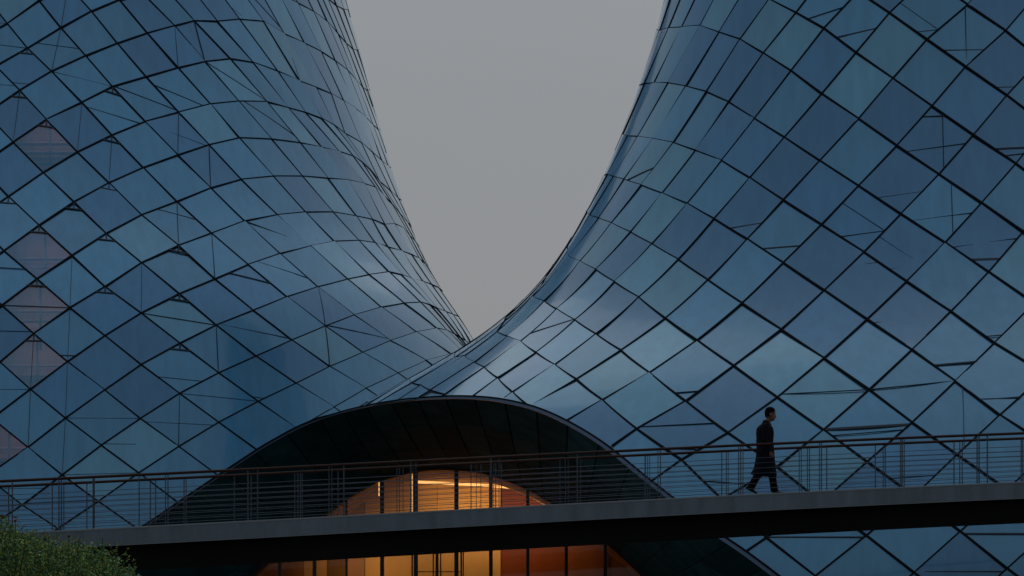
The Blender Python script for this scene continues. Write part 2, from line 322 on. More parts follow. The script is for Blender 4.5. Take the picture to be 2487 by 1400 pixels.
def kcurve(ph): return .2+.8*min(1, max(0, (abs(ph)-.35)/.5))   # panes are flatter on the broad fronts
def tower(root, sh, net, ar, br, cut, tint, lit_px, left):
    bm_known = {}
    cells = []
    for b in range(br[0], br[1]):
        for a in range(ar[0], ar[1]):
            C4 = [net(a, b), net(a+1, b), net(a+1, b+1), net(a, b+1)]
            if max(net.dist(a, b), net.dist(a+1, b+1)) > 7.5: continue
            phs = [c[0] for c in C4]; zs = [c[1] for c in C4]
            if min(zs) < -.5 and max(zs) < .3: continue
            if min(zs) > 34: continue
            if sum(phs)/4 > 2.0 or sum(phs)/4 < -2.0 or (not left and b >= 8 and a < -10): continue
            if left and (max(phs) > 2.3 or min(phs) < -1.1): continue
            if not left and (min(phs) < -2.4 or max(phs) > 1.0): continue
            # signed area in (angle, height): net folded over by extrapolation is dropped
            ar_ = sum(C4[i][0]*C4[(i+1) % 4][1]-C4[(i+1) % 4][0]*C4[i][1] for i in range(4))
            if (ar_ > -.02): 
                continue
            cells.append((a, b, C4))
    def facing(C4):
        ph = sum(c[0] for c in C4)/4; z = sum(c[1] for c in C4)/4
        p = sh.pt(np.float64(ph), np.float64(z)); nn = sh.nrm(np.float64(ph), np.float64(z)); d = p-np.array([0, 0, EZ])
        u, v = visible(p); return (-float(nn@d)/np.linalg.norm(d)), u, v
    info = [(c, *facing(c[2])) for c in cells]
    rest = MB(); rest2 = MB(); count = 0; seen = set()
    for (a, b, C4), fc, u, v in info:
        inview = fc > -.35 and -250 < u < 2750 and -200 < v < 1600
        ng = 4
        if cut: ng = 8
        V = []; 
        c3 = [np.array(sh.pt(np.float64(c[0]), np.float64(c[1]))) for c in C4]
        jit = rng.normal(0, .016, 4)
        mid = facing(C4)
        for j in range(ng+1):
            for i in range(ng+1):
                s_, t_ = .006+.988*i/ng, .006+.988*j/ng
                wts = ((1-s_)*(1-t_), s_*(1-t_), s_*t_, (1-s_)*t_)
                ph = sum(w_*c[0] for w_, c in zip(wts, C4)); z = sum(w_*c[1] for w_, c in zip(wts, C4))
                cur = sh.pt(np.float64(ph), np.float64(z)); flat = sum(w_*c for w_, c in zip(wts, c3))
                nn = sh.nrm(np.float64(ph), np.float64(z))
                kb = kcurve(ph); V.append(kb*cur+(1-kb)*flat+nn*float(sum(w_*q for w_, q in zip(wts, jit))))
        Fq = [(j*(ng+1)+i, j*(ng+1)+i+1, (j+1)*(ng+1)+i+1, (j+1)*(ng+1)+i) for j in range(ng) for i in range(ng)]
        if cut:
            gfun = lambda p: p[2]-float(z_arch(p[0]))
            gs = [gfun(p) for p in V]
            if max(gs) < 0: continue
            if min(gs) < 0:
                VV = []; FF = []
                for f in Fq:
                    if min(gs[i] for i in f) >= 0: pl = [V[i] for i in f]
                    else: pl = clip([V[i] for i in f], gfun)
                    if len(pl) >= 3:
                        n0 = len(VV); VV += pl; FF.append(tuple(range(n0, n0+len(pl))))
                if not FF: continue
                V, Fq = VV, FF; clipped = True
            else: clipped = False
        else: clipped = False
        if not clipped:                               # skirt: the pane's thickness
            ring = [i for i in range(ng+1)]+[(j+1)*(ng+1)-1 for j in range(1, ng+1)]+[ng*(ng+1)+i for i in range(ng-1, -1, -1)]+[j*(ng+1) for j in range(ng-1, 0, -1)]
            ph = sum(c[0] for c in C4)/4; z = sum(c[1] for c in C4)/4; nn = sh.nrm(np.float64(ph), np.float64(z))
            n0 = len(V); L_ = len(ring); V += [V[i] for i in ring]+[V[i]-nn*.03 for i in ring]
            for q in range(L_): Fq.append((n0+q, n0+L_+q, n0+L_+(q+1) % L_, n0+(q+1) % L_))
        if not inview or count >= 298:
            (rest2 if fc < -.05 else rest).add(V, Fq); continue
        count += 1
        lit = any(abs(u-lu) < 50 and abs(v-lv) < 45 for lu, lv in lit_px)
        if clipped:
            bmm = bmesh.new(); vs_ = [bmm.verts.new(tuple(p)) for p in V]
            for f in Fq:
                try: bmm.faces.new([vs_[i] for i in f])
                except ValueError: pass
            bmesh.ops.remove_doubles(bmm, verts=bmm.verts, dist=1e-4)
            bmm.verts.ensure_lookup_table(); V = [np.array(q.co) for q in bmm.verts]; Fq = [tuple(q.index for q in f.verts) for f in bmm.faces]; bmm.free()
        o = part('glass_pane', V, Fq, M['glass_lit'] if lit else M['glass'], root, smooth=True)
        k = random.choice([0, 0, 0, 1, 1, 2]); g_ = random.uniform(.90, 1.10)
        o.color = (*[q*g_ for q in tint[k]], 1)
        seen.add((a, b))
    if rest.v:
        o = rest.part('glass_panes_beyond', M['glass'], root, smooth=True); o.color = (*tint[0], 1); tag(o, kind='stuff')
    if rest2.v: tag(rest2.part('rear_reflector_panels', M['rear'], root, smooth=True), kind='stuff')
    # mullions: one per line of the net
    cs = set((a, b) for (a, b, _) in cells)
    def line(keys, w_, d1):
        P = []; Nn = []; ws = []
        def flush():
            nonlocal P, Nn, ws
            if len(P) > 2:
                m = MB(); m.sweep(P, Nn, w_, -.02, d1, ws); m.part('mullion', M['mullion'], root)
            P = []; Nn = []; ws = []
        for k0, k1, okk in keys:
            if not okk: flush(); continue
            A0 = net(*k0); A1 = net(*k1); p0 = sh.pt(np.float64(A0[0]), np.float64(A0[1])); p1 = sh.pt(np.float64(A1[0]), np.float64(A1[1]))
            NS = 10 if cut else 5
            for q in range(NS+1):
                if q == 0 and P: continue
                t = q/NS; ph = A0[0]+(A1[0]-A0[0])*t; z = A0[1]+(A1[1]-A0[1])*t
                kb = kcurve(ph); p = kb*sh.pt(np.float64(ph), np.float64(z))+(1-kb)*(p0+(p1-p0)*t)
                if (cut and p[2] < z_arch(p[0])+.03) or abs(ph) > 1.50: flush(); continue
                P.append(p); Nn.append(sh.nrm(np.float64(ph), np.float64(z))); ws.append(1-.80*min(1, max(0, (abs(ph)-.45)/.75)))
        flush()
    for b in range(br[0], br[1]+1):                    # rows: the deeper fins
        line([((a, b), (a+1, b), (a, b) in cs or (a, b-1) in cs) for a in range(ar[0], ar[1])], .062 if left else .055, .038 if left else .036)
    for a in range(ar[0], ar[1]+1):
        line([((a, b), (a, b+1), (a, b) in cs or (a-1, b) in cs) for b in range(br[0], br[1])], .054 if left else .046, .030)
    return cells, seen

def bar_between(root, sh, q0, q1, w_, d1=.01, name='glazing_bar', m=None):
    P = []; Nn = []
    e0, e1 = sh.pt(*map(np.float64, q0)), sh.pt(*map(np.float64, q1))
    for i in range(6):
        t = i/5; ph = q0[0]+(q1[0]-q0[0])*t; z = q0[1]+(q1[1]-q0[1])*t
        kb = kcurve(ph); P.append(kb*sh.pt(np.float64(ph), np.float64(z))+(1-kb)*(e0+(e1-e0)*t)); Nn.append(sh.nrm(np.float64(ph), np.float64(z)))
        if sh is SR and P[-1][2] < z_arch(P[-1][0]): return
    mb = MB(); mb.sweep(P, Nn, w_, -.01, max(d1, .022)); mb.part(name, m or M['bar'], root)

M['rear'] = mat('pale_rear_reflector', (.50, .62, .70), .5)  # unseen backs made pale to lighten their reflection in the left tower
netL = Net(SL, TL); netR = Net(SR, TR)
TW = empty('glass_tower', (SL.ax, SL.ay, 0), 'left blue glass tower of diamond panes with a few lit rooms near the left edge', 'tower')
TINT_L = [(.058, .258, .465), (.040, .198, .40), (.092, .305, .485)]
LIT = [(112, 330), (100, 615), (88, 745), (80, 880), (10, 1085)]
cellsL, seenL = tower(TW, SL, netL, (-16, 22), (-5, 18), False, TINT_L, LIT, True)
TR_ = empty('glass_tower', (SR.ax, SR.ay, 0), 'right blue glass tower whose diamond panes sweep down into the hood over the arch', 'tower')
TINT_R = [(.058, .252, .445), (.040, .192, .38), (.086, .295, .46)]
cellsR, seenR = tower(TR_, SR, netR, (-20, 14), (-9, 18), True, TINT_R, [], False)

M['palebar'] = mat('faint_seam', (.015, .05, .085), .4, .5)
def rear(sh, p0, p1, root, z1=34.):                  # unseen skin added round the back, pale to lighten reflections
    V = []; Fc = []; na, nz = 26, 26; P_ = [[sh.pt(np.float64(p0+(p1-p0)*i/na), np.float64(z1*j/nz), -.30) for j in range(nz+1)] for i in range(na+1)]
    for c in P_: V += c
    for i in range(na):
        for j in range(nz):
            if sh is SR and any(q[2] < float(z_arch(q[0]))+.1 and q[1] < 69 and abs(q[0]) < 14 for q in (P_[i][j], P_[i+1][j], P_[i][j+1], P_[i+1][j+1])): continue
            k = i*(nz+1)+j; Fc.append((k, k+1, k+nz+2, k+nz+1))
    part('rear_reflector_skin', V, Fc, M['rear'], root, True)
rear(SR, -4.9, -1.25, TR_); rear(SL, 1.5, 5.1, TW)
def lerp2(a, b, t): return (a[0]+(b[0]-a[0])*t, a[1]+(b[1]-a[1])*t)
BR = [(62, 118), (48, 220), (113, 291), (273, 211), (273, 329), (265, 445), (12, 478), (95, 548), (258, 568), (434, 597), (90, 678), (82, 811), (255, 693), (436, 714), (437, 834), (170, 491)]
nb = 0
for a, b, C4 in cellsL:
    if (a, b) not in seenL: continue
    top, rgt, bot, lef = C4[1], C4[2], C4[3], C4[0]
    p = sh_p = SL.pt(np.float64(top[0]), np.float64(top[1])); u, v = visible(p)
    if top[0] > .95 or (u > 700 and random.random() < .45): continue
    r = random.random()
    if v < 620 and top[0] > .1 and random.random() < .55: r = 2.
    if nb > 250: break
    if r < (.40 if top[0] < .75 else .15): bar_between(TW, SL, top, bot, .018, m=random.choice([M['bar'], M['palebar']])); nb += 1
    if .25 < r < .78:
        t = random.choice([.5, .5, .499, random.uniform(.3, .95), random.uniform(.3, .95)])
        if t < .5: q0, q1 = lerp2(top, lef, 2*t*.95), lerp2(top, rgt, 2*t*.95)
        else: q0, q1 = lerp2(lef, bot, 2*t-1), lerp2(rgt, bot, 2*t-1)
        bar_between(TW, SL, q0, q1, random.choice([.012, .016, .024]), m=random.choice([M['bar'], M['palebar'], M['palebar']])); nb += 1
    if any(abs(u-x) < 14 and abs(v-y) < 14 for x, y in BR):
        q0, q1 = lerp2(top, lef, .26), lerp2(top, rgt, .26); bar_between(TW, SL, q0, q1, .045, .04)
        bar_between(TW, SL, top, lerp2(q0, q1, .5), .05, .03); nb += 2
for u0, v0, u1, v1, w_ in [(1862, 604, 1940, 598, .035), (2362, 632, 2428, 630, .07), (2270, 888, 2364, 880, .05), (2004, 1044, 2210, 1032, .07), (2292, 123, 2368, 122, .03), (2422, 362, 2487, 359, .04), (2040, 91, 2130, 69, .02),
                        (1705, 567, 1848, 543, .025), (1282, 812, 1390, 778, .03), (1532, 434, 1584, 410, .025), (1888, 1305, 2096, 1305, .03), (2350, 1297, 2487, 1297, .045), (2240, 284, 2287, 282, .02), (2425, 213, 2458, 212, .02),
                        (2160, 942, 2270, 931, .014), (2186, 826, 2238, 822, .018), (1900, 958, 2095, 948, .012), (2470, 781, 2487, 780, .03), (2385, 970, 2460, 968, .015), (2230, 1389, 2487, 1388, .02), (1600, 1035, 1700, 1030, .012), (2290, 300, 2292, 380, .012), (2310, 420, 2313, 520, .012), (2340, 980, 2342, 1060, .014), (2345, 30, 2347, 140, .012), (2050, 650, 2120, 640, .012)]:
    h0, h1 = SR.hit(u0, v0), SR.hit(u1, v1); hm = ((h0[0]+h1[0])/2, (h0[1]+h1[1])/2)
    for a, b, C4 in cellsR:                           # carried across its own pane, from mullion to mullion
        cr = [(C4[(i+1) % 4][0]-C4[i][0])*(hm[1]-C4[i][1])-(C4[(i+1) % 4][1]-C4[i][1])*(hm[0]-C4[i][0]) for i in range(4)]
        if not (max(cr) < 0 or min(cr) > 0): continue
        dxx, dyy = h1[0]-h0[0], h1[1]-h0[1]; ts = []
        for i in range(4):
            A_, B_ = C4[i], C4[(i+1) % 4]; ex, ey = B_[0]-A_[0], B_[1]-A_[1]; den = dxx*ey-dyy*ex
            if abs(den) < 1e-9: continue
            t_ = ((A_[0]-hm[0])*ey-(A_[1]-hm[1])*ex)/den; s_ = ((A_[0]-hm[0])*dyy-(A_[1]-hm[1])*dxx)/den
            if 0 <= s_ <= 1: ts.append(t_)
        if len(ts) >= 2: bar_between(TR_, SR, (hm[0]+dxx*min(ts), hm[1]+dyy*min(ts)), (hm[0]+dxx*max(ts), hm[1]+dyy*max(ts)), w_, .012)
        break
for a, b, C4 in cellsR:
    if (a, b) not in seenR or random.random() > .28: continue
    top, rgt, bot, lef = C4
    u, v = visible(SR.pt(np.float64(top[0]), np.float64(top[1])))
    if u < 1550 or top[0] < -.55: continue
    t = random.uniform(.1, .8); bar_between(TR_, SR, lerp2(lef, bot, t), lerp2(rgt, bot, t), .012, .004, m=M['palebar'])
    if random.random() < .3: bar_between(TR_, SR, lerp2(top, lef, t), lerp2(rgt, bot, t), .010, .004, m=M['palebar'])

# lit rooms behind the see-through panes of the left tower
M['salmon'] = mat('salmon_plaster', (.62, .30, .26), .8); M['lamp'] = emat('office_lamp', (1, .62, .5), 3.0); M['slab'] = mat('floor_slab', (.26, .17, .18), .8)
for lu, lv in LIT:
    q = SL.pt(*map(np.float64, SL.hit(lu, lv))); X_, Y_, Z_ = q[0], q[1]+1.5, q[2]-.2
    mb = MB(); mb.box((X_, Y_+.5, Z_), (4.4, .1, 3.9)); mb.part('room_wall', M['salmon'], TW)
    for dz_ in (-.55, -.12, .25):
        mb = MB(); mb.box((X_, Y_, Z_+dz_), (4.2, .5, .045)); mb.part('floor_slab', M['slab'], TW)
    ld = bpy.data.lights.new('room_lamp', 'AREA'); ld.shape = 'RECTANGLE'; ld.size = 2.2; ld.size_y = .8; ld.energy = 6.5; ld.color = (1, .68, .56)
    lo = bpy.data.objects.new('room_lamp', ld); COL.objects.link(lo); lo.location = (X_, Y_-.7, Z_+.3); lo.rotation_euler = (math.radians(90), 0, 0)
    mb = MB(); mb.box((X_-.1, Y_-.5, Z_), (.07, .06, 2.6)); mb.part('room_post', M['bar'], TW)

# ------------------------------------------------------------------ dark arched portal (soffit) and its lit entrance
PO = empty('arched_portal', (0, 58, 0), 'wide dark arch with black panelled soffit framing the lit entrance under the bridge', 'portal')
nseg, nrow = 27, 4
def sof(t, s_):                                       # point of the soffit: t along the arch, s_ from outer edge to glazing
    i = min(max(t, 0), 1)*NA; k = min(int(i), NA-1); f = i-k
    o = OD[k]*(1-f)+OD[k+1]*f; n_ = ID[k]*(1-f)+ID[k+1]*f; p = o*(1-s_)+n_*s_
    p = p.copy(); p[2] -= .10*math.sin(math.pi*s_); return p
rows = [0, .30, .62, .84, 1.0]
for r in range(nrow):
    for c in range(nseg):
        off = (.5 if r % 2 else 0)/nseg*.0
        t0, t1 = c/nseg+.0009, (c+1)/nseg-.0009; s0, s1 = rows[r]+.004, rows[r+1]-.004
        V = []; nt_ = 5
        for lay in (0, 1):
            for j in range(2):
                for i in range(nt_+1):
                    p = sof(t0+(t1-t0)*i/nt_, (s0, s1)[j]); p[2] += .04*lay+(.010*random.random() if False else 0); V.append(p)
        n = nt_+1; Fc = []
        for i in range(nt_): Fc += [(i, i+1, n+i+1, n+i), (2*n+i, 3*n+i, 3*n+i+1, 2*n+i+1), (i, 2*n+i, 2*n+i+1, i+1), (n+i, n+i+1, 3*n+i+1, 3*n+i)]
        Fc += [(0, n, 3*n, 2*n), (nt_, 2*n+nt_, 3*n+nt_, n+nt_)]
        o = part('soffit_panel', V, Fc, M['soffit'], PO); g = random.uniform(.75, 1.3)
        o.color = (.024*g, .10*g, .12*g, 1)
# closed black backing shell just above the panels
V = []; Fc = []
for i in range(NA+1):
    for s_ in (0.0, .25, .5, .75, 1.0):
        p = sof(i/NA, s_); p[2] += .05; V.append(p)
for i in range(NA):
    for j in range(4): Fc.append((i*5+j, i*5+j+1, (i+1)*5+j+1, (i+1)*5+j))
part('soffit_backing', V, Fc, M['black'], PO)
M['pale_reflector'] = mat('pale_reflector_sheet', (.12, .20, .28), .6, .2)
# unseen skin added over the portal, pale to lighten a dark reflection
V = []; Fc = []
for i in range(0, NA+1):
    for s_ in (0.02, .25, .5, .75, 1.0):
        p = sof(i/NA, s_); p[2] += .07; V.append(p)
for i in range(NA):
    for j in range(4): Fc.append((i*5+j, i*5+j+1, (i+1)*5+j+1, (i+1)*5+j))
part('portal_reflector_skin', V, Fc, M['pale_reflector'], PO, True)
def arcline(P, off, w_, d, m, name, i0=0, i1=None):
    P = P[i0:i1]; mb = MB(); V = []; n = len(P)
    for i in range(n):
        t = Vector(P[min(i+1, n-1)])-Vector(P[max(i-1, 0)]); t.normalize(); up = Vector((0, -1, 0)).cross(t); up = -up if up.z < 0 else up
        if abs(up.z) < .05 and False: pass
        p = Vector(P[i])
        tw = 1 if name != 'arch_lip' else min(1, max(.35, (p.x+9)/9)); cc = off+w_
        for a, b in ((cc-w_*tw, -d), (cc, -d), (cc, .05), (cc-w_*tw, .05)): V.append(p+up*a+Vector((0, b, 0)))
    Fc = [(0, 1, 2, 3), tuple(4*(n-1)+k for k in (3, 2, 1, 0))]
    for i in range(n-1):
        for k in range(4): Fc.append((4*i+k, 4*(i+1)+k, 4*(i+1)+(k+1) % 4, 4*i+(k+1) % 4))
    mb.add(V, Fc); return mb.part(name, m, PO)
arcline(OD, -.055, .10, .10, M['lip'], 'arch_lip')
arcline(OD, .05, .055, .13, M['mullion'], 'edge_gasket')
arcline(ID, -.05, .16, .10, M['reveal'], 'arch_reveal')

EN = empty('entrance_hall', (1, GY, 0), 'warm amber lit entrance hall behind tall glass and dark columns inside the arch', 'entrance')
def z_inn(x): return float(np.interp(x, ID[:, 0], ID[:, 2]))
XA = lambda u, Y=GY: (u-CU)/F*Y
xs = []
for u, wpx in [(560, 7), (618, 6), (678, 7), (762, 8), (840, 5), (927, 9), (1009, 10), (1108, 10), (1192, 9), (1282, 8), (1376, 8), (1471, 8), (1560, 8)]:
    x = XA(u); wd = wpx/F*GY; zt = z_inn(x); xs.append(x)
    if zt < .3: continue
    mb = MB(); mb.box((x, GY+.25, zt/2), (wd, .24, zt)); mb.part('column', M['column'], EN)
# glass between the columns
M['clear'] = mat('clear_glass', (.02, .02, .02), .03)
t = M['clear'].node_tree; o_ = t.nodes['Material Output']; tr = t.nodes.new('ShaderNodeBsdfTransparent'); gl = t.nodes.new('ShaderNodeBsdfGlossy'); gl.inputs['Roughness'].default_value = .02
fr = t.nodes.new('ShaderNodeFresnel'); fr.inputs[0].default_value = 1.35; mx = t.nodes.new('ShaderNodeMixShader')
t.links.new(fr.outputs[0], mx.inputs[0]); t.links.new(tr.outputs[0], mx.inputs[1]); t.links.new(gl.outputs[0], mx.inputs[2]); t.links.new(mx.outputs[0], o_.inputs[0])
for x0, x1 in zip(xs[:-1], xs[1:]):
    V = []; n = 9
    for i in range(n):
        x = x0+.03+(x1-x0-.06)*i/(n-1); V += [(x, GY+.25, 0), (x, GY+.25, max(z_inn(x), .01))]
    V += [(a, b+.02, c) for a, b, c in V]
    Fc = [(2*i, 2*i+2, 2*i+3, 2*i+1) for i in range(n-1)]+[(2*n+2*i, 2*n+2*i+1, 2*n+2*i+3, 2*n+2*i+2) for i in range(n-1)]
    part('glass_pane', V, Fc, M['clear'], EN)
# door frame members seen below the bridge
for u, wpx, z1 in [(1001, 3, 3.2), (1052, 3, 3.2), (1061, 7, 3.2), (1070, 3, 3.2), (1120, 4, 3.2), (1125, 3, 3.2)]:
    mb = MB(); mb.box((XA(u), GY+.12, z1/2), (wpx/F*GY, .08, z1)); mb.part('door_stile', M['column'], EN)
zz_ = EZ+(HV-1389)/F*GY
mb = MB(); mb.box(((XA(1015)+XA(1120))/2, GY+.10, zz_), (XA(1120)-XA(1015), .05, .03)); mb.part('door_rail', M['column'], EN)
mb = MB(); mb.box(((XA(1001)+XA(1125))/2, GY+.12, 3.24), (XA(1125)-XA(1001)+.1, .1, .08)); mb.part('door_head', M['column'], EN)
# vaulted ceiling running back from the inner arch
BY = 67.2
V = []; Fc = []; st = [i for i in range(0, NA+1, 4)]
for i in st:
    for k, y in enumerate(np.linspace(GY+.1, BY, 5)):
        p = ID[i].copy(); V.append((p[0]*(y/GY)**.0, y, p[2]+.02-(.10*math.sin(k/4*math.pi))))
for i in range(len(st)-1):
    for k in range(4): Fc.append((i*5+k, (i+1)*5+k, (i+1)*5+k+1, i*5+k+1))
part('vault_ceiling', V, Fc, M['ceiling'], EN, smooth=True)
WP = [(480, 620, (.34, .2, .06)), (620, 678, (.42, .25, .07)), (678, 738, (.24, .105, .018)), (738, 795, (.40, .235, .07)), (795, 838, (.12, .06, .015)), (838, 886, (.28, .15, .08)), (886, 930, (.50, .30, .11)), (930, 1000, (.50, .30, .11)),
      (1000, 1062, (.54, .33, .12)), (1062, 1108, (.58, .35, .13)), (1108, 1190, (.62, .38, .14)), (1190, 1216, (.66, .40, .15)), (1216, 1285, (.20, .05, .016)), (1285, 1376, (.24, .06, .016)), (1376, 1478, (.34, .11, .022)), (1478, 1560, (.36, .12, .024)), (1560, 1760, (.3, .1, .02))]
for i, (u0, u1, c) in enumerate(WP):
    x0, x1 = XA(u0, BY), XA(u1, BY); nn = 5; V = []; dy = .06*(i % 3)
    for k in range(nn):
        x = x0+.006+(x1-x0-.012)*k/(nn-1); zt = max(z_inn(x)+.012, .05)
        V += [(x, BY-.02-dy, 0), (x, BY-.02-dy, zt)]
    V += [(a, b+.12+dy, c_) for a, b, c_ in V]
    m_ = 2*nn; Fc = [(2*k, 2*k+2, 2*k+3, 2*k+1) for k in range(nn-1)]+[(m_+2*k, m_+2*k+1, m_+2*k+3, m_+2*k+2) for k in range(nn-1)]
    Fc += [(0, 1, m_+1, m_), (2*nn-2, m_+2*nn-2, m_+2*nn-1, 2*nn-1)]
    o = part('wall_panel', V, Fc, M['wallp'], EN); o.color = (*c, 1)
mb = MB(); mb.box((0.5, (GY+BY)/2+.1, .02), (19, BY-GY, .04)); mb.part('hall_floor', mat('hall_floor_stone', (.16, .09, .04), .3), EN)
# cove lights along the top of the back wall and light strips beside two columns
for pts, r_ in (([(925, 1176), (960, 1164), (1020, 1155), (1097, 1151)], .026), ([(1010, 1171), (1100, 1175), (1190, 1180), (1240, 1184), (1277, 1191)], .050)):
    Q = resample(np.array([px(a_, b_, BY-.6) for a_, b_ in pts]), 16); mb = MB(); mb.tube(list(Q), r_, 8); mb.part('cove_light', M['cove'], EN)
for u_, v0_, v1_ in ((1001.5, 1152, 1262), (920.5, 1168, 1205)):
    p0, p1 = px(u_, v0_, GY+.5), px(u_, v1_, GY+.5); mb = MB(); mb.box(((p0.x+p1.x)/2, GY+.5, (p0.z+p1.z)/2), (.035, .03, p0.z-p1.z)); mb.part('light_strip', M['cove'], EN)
# roof shell over the hall
V = []; Fc = []
for i in st:
    for y in (GY-.5, BY+.4): p = ID[i]; V.append((p[0], y, p[2]+.22))
    V.append((ID[i][0], BY+.4, -.1))
for i in range(len(st)-1): Fc += [(3*i, 3*i+1, 3*i+4, 3*i+3), (3*i+1, 3*i+2, 3*i+5, 3*i+4)]
part('roof_shell', V, Fc, M['pale_reflector'], EN)
def area(name, loc, size, power, col, rot=(0, 0, 0)):
    d = bpy.data.lights.new(name, 'AREA'); d.shape = 'RECTANGLE'; d.size, d.size_y = size; d.energy = power; d.color = col
    o = bpy.data.objects.new(name, d); COL.objects.link(o); o.location = loc; o.rotation_euler = rot; return o
area('hall_wall_washer', (-.8, 64.4, 4.6), (5, .6), 48, (1, .60, .25), (math.radians(80), 0, 0)).data.spread = math.radians(110)
area('hall_wall_washer', (3.2, 64.4, 4.4), (3, .4), 23, (1, .48, .17), (math.radians(80), 0, 0)).data.spread = math.radians(110)
area('hall_wall_washer', (-5.4, 64.6, 3.0), (3, .6), 18, (1, .60, .25), (math.radians(80), 0, 0)).data.spread = math.radians(110)

# ------------------------------------------------------------------ footbridge
def YB(u): return 37.1/(1-.13*(u-CU)/F)
DK = [(-500, 1318), (-200, 1306), (0, 1296.5), (112, 1291), (500, 1271), (960, 1246), (1380, 1223), (1820, 1201.5), (2087, 1188), (2487, 1171), (2800, 1159), (3100, 1148)]
pu = np.array([d[0] for d in DK], float); pv = np.array([d[1] for d in DK], float)
pc = np.polyfit((pu-1243)/1000, pv, 3)
def deck(u):
    v = float(np.polyval(pc, (u-1243)/1000)); return px(u, v, YB(u))
DU = list(np.linspace(-500, 3100, 61)); DP = [deck(u) for u in DU]
dx = np.array([p.x for p in DP]); dzv = np.array([p.z for p in DP]); dyv = np.array([p.y for p in DP])
def dz(x): return float(np.interp(x, dx, dzv))
def dy(x): return float(np.interp(x, dx, dyv))
tdir = (DP[-1]-DP[0]); tdir.z = 0; tdir.normalize(); nrm_h = Vector((-tdir.y, tdir.x, 0))  # away from the camera
BW = 1.75
BG = empty('footbridge', (0, 37.1, 0), 'gently arched concrete footbridge crossing in front of the arch, black girder below', 'bridge')
def strip(name, m, prof, parent=BG, pts=None):        # profile (away, up) swept along the deck edge
    pts = pts or DP; V = []; n = len(pts); k = len(prof)
    for p in pts:
        for a, b in prof: V.append(p+nrm_h*a+Vector((0, 0, b)))
    Fc = [tuple(range(k))[::-1], tuple((n-1)*k+i for i in range(k))]
    for i in range(n-1):
        for j in range(k): Fc.append((i*k+j, i*k+(j+1) % k, (i+1)*k+(j+1) % k, (i+1)*k+j))
    o = part(name, V, Fc, m, parent); return o
TH = .355
strip('deck_slab', M['concrete'], [(.0, -.02), (.0, -TH+.015), (.015, -TH), (BW, -TH), (BW, -.0), (.02, .0)])
strip('edge_strip', M['edge'], [(-.006, -.030), (-.006, -.004), (.002, .005), (.05, .005), (.05, -.012), (.004, -.03)])
strip('drip_edge', M['edge'], [(-.004, -TH-.004), (-.004, -TH+.012), (.02, -TH+.0), (.03, -TH-.004)])
strip('girder', M['girder'], [(.22, -TH+.01), (.28, -TH-.50), (BW-.28, -TH-.50), (BW-.22, -TH+.01)])
def railing(label, inset, posts, hh, shade):
    c = deck(1243)+nrm_h*inset
    R = empty('railing', (c.x, c.y, c.z), label, 'railing')
    pts = [p+nrm_h*inset for p in DP]
    mb = MB(); mb.tube([p+Vector((0, 0, hh)) for p in pts], .029, 10); mb.part('handrail', M['rail'], R, True)
    for i in range(8):
        h = .115+.1065*i
        if h > hh-.18: break
        mb = MB(); mb.tube([p+Vector((0, 0, h)) for p in pts], .0056 if i % 2 else .0068, 5); mb.part('wire', M['steel'], R)
    for u, wpx in posts:
        k = (u-CU)/F
        # post on the railing line seen at column u
        x = None
        a, b = pts[0], pts[-1]
        lo, hi = 0, len(pts)-1
        uu = [CU+F*p.x/p.y for p in pts]; X = float(np.interp(u, uu, [p.x for p in pts])); Yp = float(np.interp(u, uu, [p.y for p in pts])); Z = float(np.interp(u, uu, [p.z for p in pts]))
        mb = MB(); mb.box((X, Yp, Z+hh/2), (.72*wpx/F*Yp, .04, hh-.02)); mb.part('post', M['steel'], R)
        if wpx >= 3.4:
            mb = MB(); mb.box((X, Yp, Z+.006), (.09, .09, .012)); mb.part('foot_plate', M['steel'], R)
    return R
near = [(-52, 3), (-46, 3), (30, 2.5), (143, 2.4), (149, 2.6), (226, 2.4), (229, 2.6), (338, 2.6), (402, 2.2), (408, 2.6), (602, 4.2), (625.6, 3.2), (799, 2.4), (806, 2.4), (835, 4), (997.5, 3.4), (1010, 2.4), (1192, 5), (1212, 2.4), (1402, 3.8),
        (1598, 2.2), (1604, 3.0), (1794, 2.6), (1799, 2.8), (1804.5, 2.2), (1990, 2.2), (1995, 2.8), (2187, 2.2), (2191, 3.0), (2196, 2), (2373, 2.6), (2378, 2.8), (2398, 3), (2560, 3), (2566, 3)]
far = [(21, 2.6), (127, 2.4), (155, 2), (211, 2.4), (365, 2.8), (378, 2.4), (447, 2.6), (452, 2.2), (569, 2.4), (610, 2.8), (716, 2.6), (723.6, 3), (730, 3.2), (734, 2.2), (821, 3), (964, 2.4), (970, 2), (979, 2), (1003, 2), (1144, 3), (1157, 1.8), (1168, 2.4),
       (1199, 2), (1204, 3.4), (1218, 3), (1360, 2.4), (1373, 2.4), (1380, 2), (1410, 2), (1567, 4.2), (1573, 2.2), (1578, 2), (1753, 2.6), (1764, 2.2), (1768.5, 1.8), (1941, 2), (1946, 2), (1961, 2), (1966, 2.2), (2008, 2.6), (2126, 2.4), (2145, 2), (2150, 2.6),
       (2317, 2.6), (2331, 2), (2337, 2), (2480, 2.4), (2484, 2.4), (2620, 3)]
railing('nearer of the two wire railings on the footbridge, in front of the walking man', .06, near, 1.035, 0)
railing('farther of the two wire railings on the footbridge, behind the walking man', BW-.10, far, 1.035, 0)

